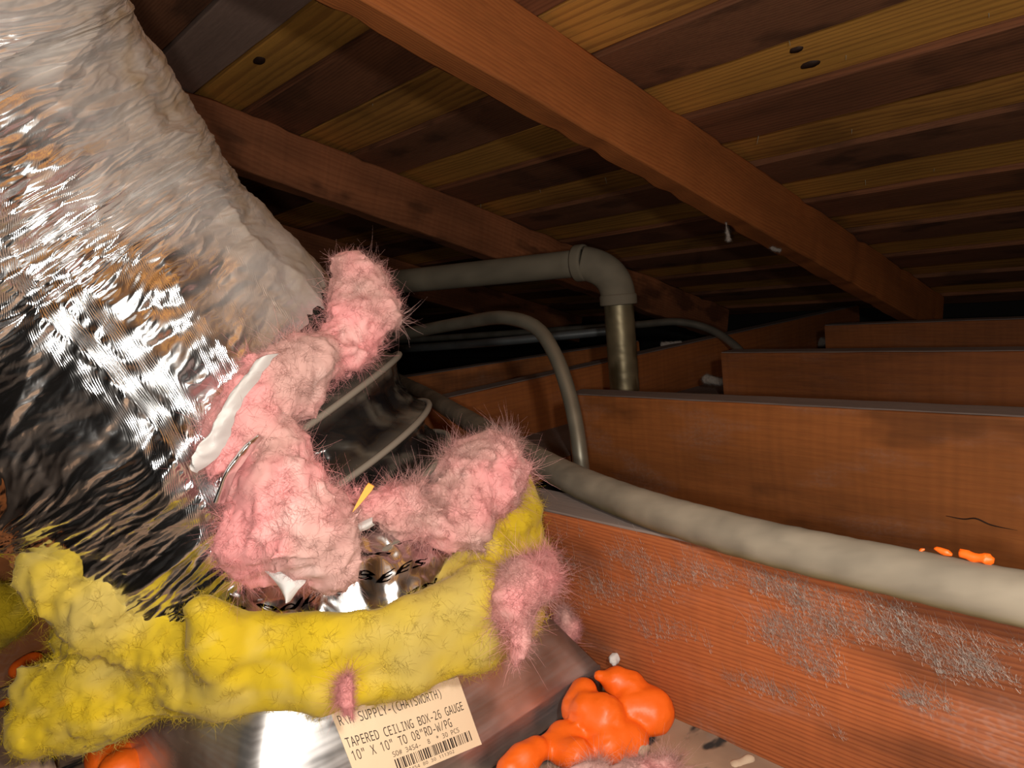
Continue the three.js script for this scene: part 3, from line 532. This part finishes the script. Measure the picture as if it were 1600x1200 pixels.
// ---------------------------------------------------------------- yellow blanket round the boot
const blanket = thing('insulation_blanket', 'yellow glass wool blanket with foil facing wrapped round the metal boot', 'insulation', at(520, 1020, 0.42));
{
  const band = (dy0, r0, dy = dy0 * 0.86, r = r0 - 12) => [[200, 1034 + dy, 0.392, r + 6], [350, 1030 + dy, 0.370, r + 4], [500, 1030 + dy, 0.365, r - 6], [640, 1000 + dy, 0.372, r - 6], [745, 957 + dy, 0.396, r + 2], [806, 920 + dy * 0.8, 0.435, r], [822, 870 + dy * 0.4, 0.475, r]];
  const chains = [band(-40, 48), band(0, 50), band(58, 48),
    [[796, 860, 0.458, 44], [806, 800, 0.466, 38], [816, 762, 0.474, 26]],
    [[190, 985, 0.385, 50], [140, 940, 0.375, 50], [96, 916, 0.375, 42], [64, 896, 0.375, 22]],
    [[230, 1040, 0.39, 60], [130, 1066, 0.39, 50], [60, 1066, 0.39, 22], [24, 1070, 0.39, 10]],
    [[200, 1090, 0.385, 45], [120, 1116, 0.385, 44], [64, 1140, 0.385, 32], [40, 1164, 0.385, 14]],
    [[150, 1010, 0.40, 40], [110, 1000, 0.40, 30]],
    [[712, 910, 0.41, 36], [762, 866, 0.425, 38], [800, 815, 0.448, 32]],
    [[318, 958, 0.358, 30], [336, 1010, 0.354, 34], [350, 1058, 0.358, 22]]];
  const calmBump = woolBump(0.0022), g = blob(chains, { cell: 0.0026, k: 0.009, bump: (x, y, z) => { const q = V(x, y, z).sub(EYE), left = sstep(330, 170, 800 + FOCAL * q.dot(CX) / -q.dot(CZ)); return mix(0.0022, 0.0075, left) / 0.0022 * calmBump(x, y, z) + 0.0018 * noise(x * 25, y * 120, z * 25); }, color: yellowCol }); into(g, blanket);
  const col = (x, y, z) => yellowCol(x + blanket.position.x, y + blanket.position.y, z + blanket.position.z), b = mesh('batt', g, M.wool, blanket);
  const ends = (p) => { const q = p.clone().sub(EYE), px = 800 + FOCAL * q.dot(CX) / -q.dot(CZ); return px < 250 || px > 770; };
  fibres(g, b, 900, 0, (x, y, z) => col(x, y, z).map((c) => c * 1.1), 0.8, ends); fibres(g, b, 900, 1, (x, y, z) => col(x, y, z).map((c) => c * 1.2), 1, ends);
}
{
  // foil facing, folded in over the collar, with fragments of its print
  const W = 1024, H = 512, cv = document.createElement('canvas'); cv.width = W; cv.height = H; const c = cv.getContext('2d');
  c.fillStyle = '#d9dadb'; c.fillRect(0, 0, W, H); c.fillStyle = '#121014'; c.font = 'bold 46px sans-serif';
  const tx = (s, x, y, r) => { c.save(); c.translate(x, y); c.rotate(r); c.scale(-1, -1); c.fillText(s, -50, 16); c.restore(); };
  for (let i = 0; i < 9; i++) { tx(['edpe', 'BEES', 'adbe'][i % 3], 60 + i * 112, 120, 0.35); tx(['BEES', 'edbe', 'edpe'][i % 3], 110 + i * 112, 250, 0.35); tx('edpe', 40 + i * 112, 390, 0.35); }
  const map = new THREE.CanvasTexture(cv); map.colorSpace = THREE.SRGBColorSpace;
  const mm = dataTex(8, 8, (i, j, o) => { o[0] = 0; o[1] = 0.16; o[2] = 1; });
  const foil = new THREE.MeshStandardMaterial({ map, roughness: 0.17, metalness: 1, side: THREE.DoubleSide });
  const P = [], I = [], U = [], NA = 420, NR = 60, c0 = V(BOX.x, 0, BOX.z);
  for (let j = 0; j <= NR; j++) for (let k = 0; k <= NA; k++) {
    const a = k / NA * Math.PI * 2, t = j / NR, r = mix(0.100, 0.131, t), y = 0.158 - 0.030 * t - 0.024 * t * t;
    const n = 0.008 * ridge(Math.cos(a) * 3, Math.sin(a) * 3, t * 1.5) * (0.4 + 0.6 * t) + 0.0024 * ridge(Math.cos(a) * 8, Math.sin(a) * 8, t * 2.5) + 0.0007 * ridge(Math.cos(a) * 20, Math.sin(a) * 20, t * 7);
    P.push(c0.x + Math.cos(a) * r, y + n - 0.006, c0.z + Math.sin(a) * r); U.push(k / NA * 1.6, t);
  }
  for (let j = 0; j < NR; j++) for (let k = 0; k < NA; k++) { const q = j * (NA + 1) + k; I.push(q, q + 1, q + NA + 1, q + 1, q + NA + 2, q + NA + 1); }
  map.wrapS = THREE.RepeatWrapping;
  mesh('foil_facing', into(finish(P, I, U), blanket), foil, blanket).userData.label = 'silver foil facing with black print';
}

// ---------------------------------------------------------------- loose tufts, foam, scraps
function loosePink(label, chains, n1, n2, scale = 1) {
  const [x, y, d] = chains[0][0], t = thing('wool_tuft', label, 'tuft', at(x, y, d));
  const g = blob(chains, { cell: 0.0024, k: 0.01, bump: woolBump(0.005), color: pinkCol }); into(g, t);
  const col = (x, y, z) => pinkCol(x + t.position.x, y + t.position.y, z + t.position.z), b = mesh('wool', g, M.wool, t);
  fibres(g, b, n1, 0, col, scale * 0.75); fibres(g, b, n2, 2, col, scale, (p) => noise(p.x * 48, p.y * 48, p.z * 48) > 0.05); return t;
}
loosePink('ragged pink wool tuft hanging on the right end of the yellow blanket', [[[852, 886, 0.41, 24], [826, 912, 0.395, 34], [798, 950, 0.385, 26], [822, 970, 0.38, 18]], [[818, 960, 0.38, 14], [815, 1000, 0.375, 9], [806, 1040, 0.375, 2]]], 700, 300);
loosePink('small pink wool wisp caught between the boot corner and the joist', [[[884, 958, 0.50, 5], [894, 980, 0.50, 7], [890, 1000, 0.50, 3]]], 420, 160, 0.75);
loosePink('thin pink wisp hanging over the blanket edge above the paper label', [[[545, 1066, 0.345, 3], [542, 1092, 0.345, 5], [548, 1116, 0.345, 2]]], 260, 90, 0.6);
loosePink('dusty pink wool strip lying along the floor below the orange foam', [[[860, 1216, 0.37, 8], [920, 1210, 0.375, 9], [990, 1204, 0.38, 7], [1046, 1198, 0.385, 4]]], 260, 200, 0.75);

{ const t = thing('wool_scrap', 'pale greenish yellow wool scrap at the far left, apart from the blanket', 'scrap', at(4, 960, 0.5));
  const g = blob([[[-14, 948, 0.5, 34], [10, 968, 0.5, 24], [-6, 996, 0.5, 18]]], { k: 0.008, bump: woolBump(0.004), color: yellowCol }); into(g, t);
  const b = mesh('wool', g, M.wool, t); fibres(g, b, 300, 0, (x, y, z) => yellowCol(x + t.position.x, y + t.position.y, z + t.position.z), 0.9); }
M.foam = new THREE.MeshPhysicalMaterial({ color: new THREE.Color().setRGB(0.90, 0.138, 0.006), roughness: 0.5, clearcoat: 0.12, clearcoatRoughness: 0.35 });
function foam(label, chains, k = 0.0035, group) {
  const [x, y, d] = chains[0][0], t = thing('expanding_foam', label, 'foam', at(x, y, d), group);
  const g = blob(chains, { cell: 0.0016, k, bump: (x, y, z) => 0.0009 * noise(x * 100, y * 100, z * 100) + 0.0007 * ridge(x * 180, y * 420, z * 180) * (0.5 + noise(x * 70 + 9, y * 70, z * 70)) });
  mesh('foam_bead', into(g, t), M.foam, t); return t;
}
foam('lumpy bright orange foam bead heaped between the boot and the joist', [
  [[962, 1064, 0.462, 22], [985, 1076, 0.460, 24], [1012, 1090, 0.458, 16]],
  [[990, 1108, 0.452, 34], [1014, 1112, 0.452, 38]],
  [[912, 1082, 0.455, 22], [898, 1108, 0.45, 22]],
  [[918, 1112, 0.443, 28], [944, 1118, 0.440, 30], [932, 1128, 0.438, 26]],
  [[880, 1154, 0.436, 26], [892, 1158, 0.434, 26]],
  [[838, 1172, 0.422, 20], [818, 1186, 0.416, 24], [800, 1204, 0.41, 24]],
  [[950, 1164, 0.430, 34], [982, 1160, 0.435, 32]],
  [[858, 1166, 0.43, 18], [900, 1180, 0.42, 26]],
  [[936, 1056, 0.462, 7], [952, 1064, 0.46, 8]]]);
foam('orange foam lump with two bulbs at the foot of the boot, under the yellow blanket', [[[166, 1184, 0.445, 30], [186, 1190, 0.445, 32]], [[232, 1192, 0.44, 26]], [[201, 1160, 0.455, 11]], [[188, 1208, 0.43, 34]]]);
foam('upper orange foam blob peeping out behind the ragged yellow wool', [[[30, 1046, 0.56, 14], [52, 1034, 0.56, 14]]]);
foam('lower orange foam blob peeping out behind the ragged yellow wool', [[[12, 1112, 0.53, 20], [30, 1098, 0.53, 14]]]);
{
  const G = 'foam drips along the top of the thick conduit';
  const drip = (label, ch) => foam(label, ch.map((c) => c.map(([x, y, r]) => [x, y, 0.2965 + (1590 - x) * 0.00019, r * 1.15])), 0.002, G);
  drip('leftmost orange foam drip on the thick conduit, narrow and slanting', [[[1434, 866, 4.5], [1442, 858, 4.5]]]);
  drip('second orange foam drip on the thick conduit, pointed at its right', [[[1464, 858, 5], [1478, 864, 4], [1490, 867, 2]]]);
  drip('longest orange foam drip on the thick conduit, three humps', [[[1505, 865, 6], [1516, 868, 6]], [[1524, 871, 4.5], [1540, 873, 5.5], [1546, 876, 4]]]);
}
// wood sliver
{
  const a = at(580, 757, 0.352), b = at(551, 800, 0.342), t = thing('wood_sliver', 'orange wood sliver stuck in the pink wool under the black core', 'splinter', a.clone());
  const X = b.clone().sub(a).normalize(), Y = CZ.clone(), Z = X.clone().cross(Y).normalize(), L = a.distanceTo(b), P = [], I = [];
  for (const [s, w, h] of [[0, 0.0017, 0.0009], [0.15, 0.0019, 0.0011], [0.45, 0.0014, 0.0009], [0.8, 0.0007, 0.0006], [1, 0.0001, 0.0001]]) for (const [i, j] of [[-1, -1], [1, -0.8], [0.8, 1], [-1, 0.7]]) { const p = a.clone().addScaledVector(X, s * L).addScaledVector(Z, w * i).addScaledVector(Y, h * j); P.push(p.x, p.y, p.z); }
  for (let s = 0; s < 4; s++) for (let q = 0; q < 4; q++) { const u = s * 4 + q, v = s * 4 + (q + 1) % 4; I.push(u, v, u + 4, v, v + 4, u + 4); }
  I.push(0, 2, 1, 0, 3, 2);
  mesh('shard', into(finish(P, I), t).toNonIndexed(), new THREE.MeshStandardMaterial({ color: new THREE.Color().setRGB(0.85, 0.38, 0.06), roughness: 0.7, side: THREE.DoubleSide }), t).geometry.computeVertexNormals();
}
// white paper scraps
function scrap(label, pairs, opt) { const t = thing('paper_scrap', label, 'scrap', at(...pairs[0][0])); mesh('paper', into(sheet(pairs, opt), t), M.paper, t); }
scrap('white triangular paper scrap pointing down in front of the foil, under the pink wool', [[[404, 884, 0.348], [480, 890, 0.35]], [[425, 902, 0.346], [478, 908, 0.348]], [[438, 920, 0.345], [466, 922, 0.346]], [[448, 938, 0.345], [454, 939, 0.345]]], { wr: 0.0006 });
scrap('small bright white paper tab at the top of the printed foil', [[[546, 824, 0.375], [550, 834, 0.374]], [[566, 815, 0.377], [572, 828, 0.377]], [[582, 808, 0.38], [586, 820, 0.38]]], { wr: 0.0004, n: 12, m: 4 });
// plaster lumps and crumb
M.plaster = new THREE.MeshStandardMaterial({ color: new THREE.Color().setRGB(0.50, 0.38, 0.27), roughness: 1 });
function lump(name, label, chains, mat, cell = 0.002) { const [x, y, d] = chains[0][0], t = thing(name, label, 'debris', at(x, y, d)); mesh('chunk', into(blob(chains, { cell, k: 0.004, bump: (x, y, z) => 0.0018 * noise(x * 120, y * 120, z * 120) + 0.0008 * noise(x * 400, y * 400, z * 400) }), t), mat, t); }
lump('plaster_lump', 'pale plaster lump on the floor touching the orange foam', [[[1006, 1168, 0.430, 10], [1002, 1178, 0.424, 10]]], M.plaster);
lump('plaster_lump', 'pale flat plaster lump beside the joist foot, at the lower edge', [[[1150, 1196, 0.408, 8], [1170, 1186, 0.412, 8]]], M.plaster);
lump('foam_crumb', 'tiny white crumb standing on top of the orange foam against the joist', [[[958, 1038, 0.482, 3], [960, 1028, 0.485, 3.5], [966, 1022, 0.487, 3]], [[957, 1034, 0.483, 4]]], M.paper, 0.0008);
{ // drywall offcut at the lower left
  const a = at(-20, 1130, 0.47), b = at(30, 1215, 0.40), t = thing('drywall_offcut', 'tan drywall offcut edge at the lower left beside the yellow wool', 'debris', a.clone().lerp(b, 0.5));
  mesh('board', into(timber(a, b, 0.035, 0.012, UP, { seg: 12, ease: 0.001, seed: 31 }), t), M.drywall, t);
}
// grey dust and cobweb clumps
M.dust = new THREE.MeshStandardMaterial({ color: new THREE.Color().setRGB(0.42, 0.37, 0.33), roughness: 1 });
function dustClump(label, chains, n = 160, scale = 0.7) {
  const [x, y, d] = chains[0][0], t = thing('dust_clump', label, 'dust clump', at(x, y, d)), cf = () => [0.42, 0.37, 0.33];
  const g = blob(chains, { cell: 0.0012, k: 0.004, bump: woolBump(0.0025) }); into(g, t); const b = mesh('fluff', g, M.dust, t); fibres(g, b, n, 0, cf, scale); return t;
}
dustClump('grey dust clump in the corner where the third joist meets the cross beam', [[[1104, 592, 1.42, 8], [1124, 597, 1.40, 6]]]);
dustClump('grey dust clump in the corner at the end of the farthest joist', [[[1262, 544, 1.86, 6], [1284, 534, 1.86, 9]]]);
dustClump('pale dust strand hanging from the lower edge of the orange-brown rafter', [[[1134, 348, 1.07, 1.2], [1138, 374, 1.07, 2]]], 110, 0.45);
dustClump('small pale dust bit under the orange-brown rafter, below the hanging strand', [[[1206, 388, 1.22, 1.8], [1218, 392, 1.22, 1.8]]], 80, 0.45);
dustClump('pale dust lying on top of the cross beam right of the vent pipe', [[[1036, 538, 1.53, 4], [1062, 536, 1.54, 4]]], 100, 0.5);
{ // cobweb fuzz caught on the nearest joist's face
  const webTuft = tuft(3, 0.013, 0.00013, 4, 6);
  const t = thing('cobweb_fuzz', 'grey cobweb fuzz stuck over the face of the nearest joist', 'cobweb', V(0.341, 0.06, -0.2)); t.userData.kind = 'stuff';
  const N = 3600, im = new THREE.InstancedMesh(webTuft, M.fibre, N), m = new THREE.Matrix4(), q = new THREE.Quaternion(), c = new THREE.Color(); let k = 0, tries = 0;
  while (k < N && tries++ < 60000) {
    const px = rr(870, 1600), py = rr(800, 1150), p = atX(px, py, 0.3405); if (p.y > 0.112 || p.y < 0.03) continue;
    if (fbm(p.z * 20 + 3, p.y * 60, 2, 4) + 0.22 * (p.y - 0.066) / 0.05 < 0.03 + rnd() * 0.32) continue;
    q.setFromUnitVectors(UP, V(-1, rr(-1.5, 1.5), rr(-1.5, 1.5)).normalize()); m.compose(p.sub(t.position), q, V(1, 1, 1).multiplyScalar(rr(0.3, 0.85))); im.setMatrixAt(k, m); const v = rr(0.3, 0.62); im.setColorAt(k, c.setRGB(v, v * 0.86, v * 0.76)); k++;
  }
  im.count = k; im.name = 'threads'; im.castShadow = im.receiveShadow = true; stuff(im); t.add(im);
}
for (const o of roof.children) { delete o.userData.c; delete o.userData.span; }

renderer.render(scene, camera);
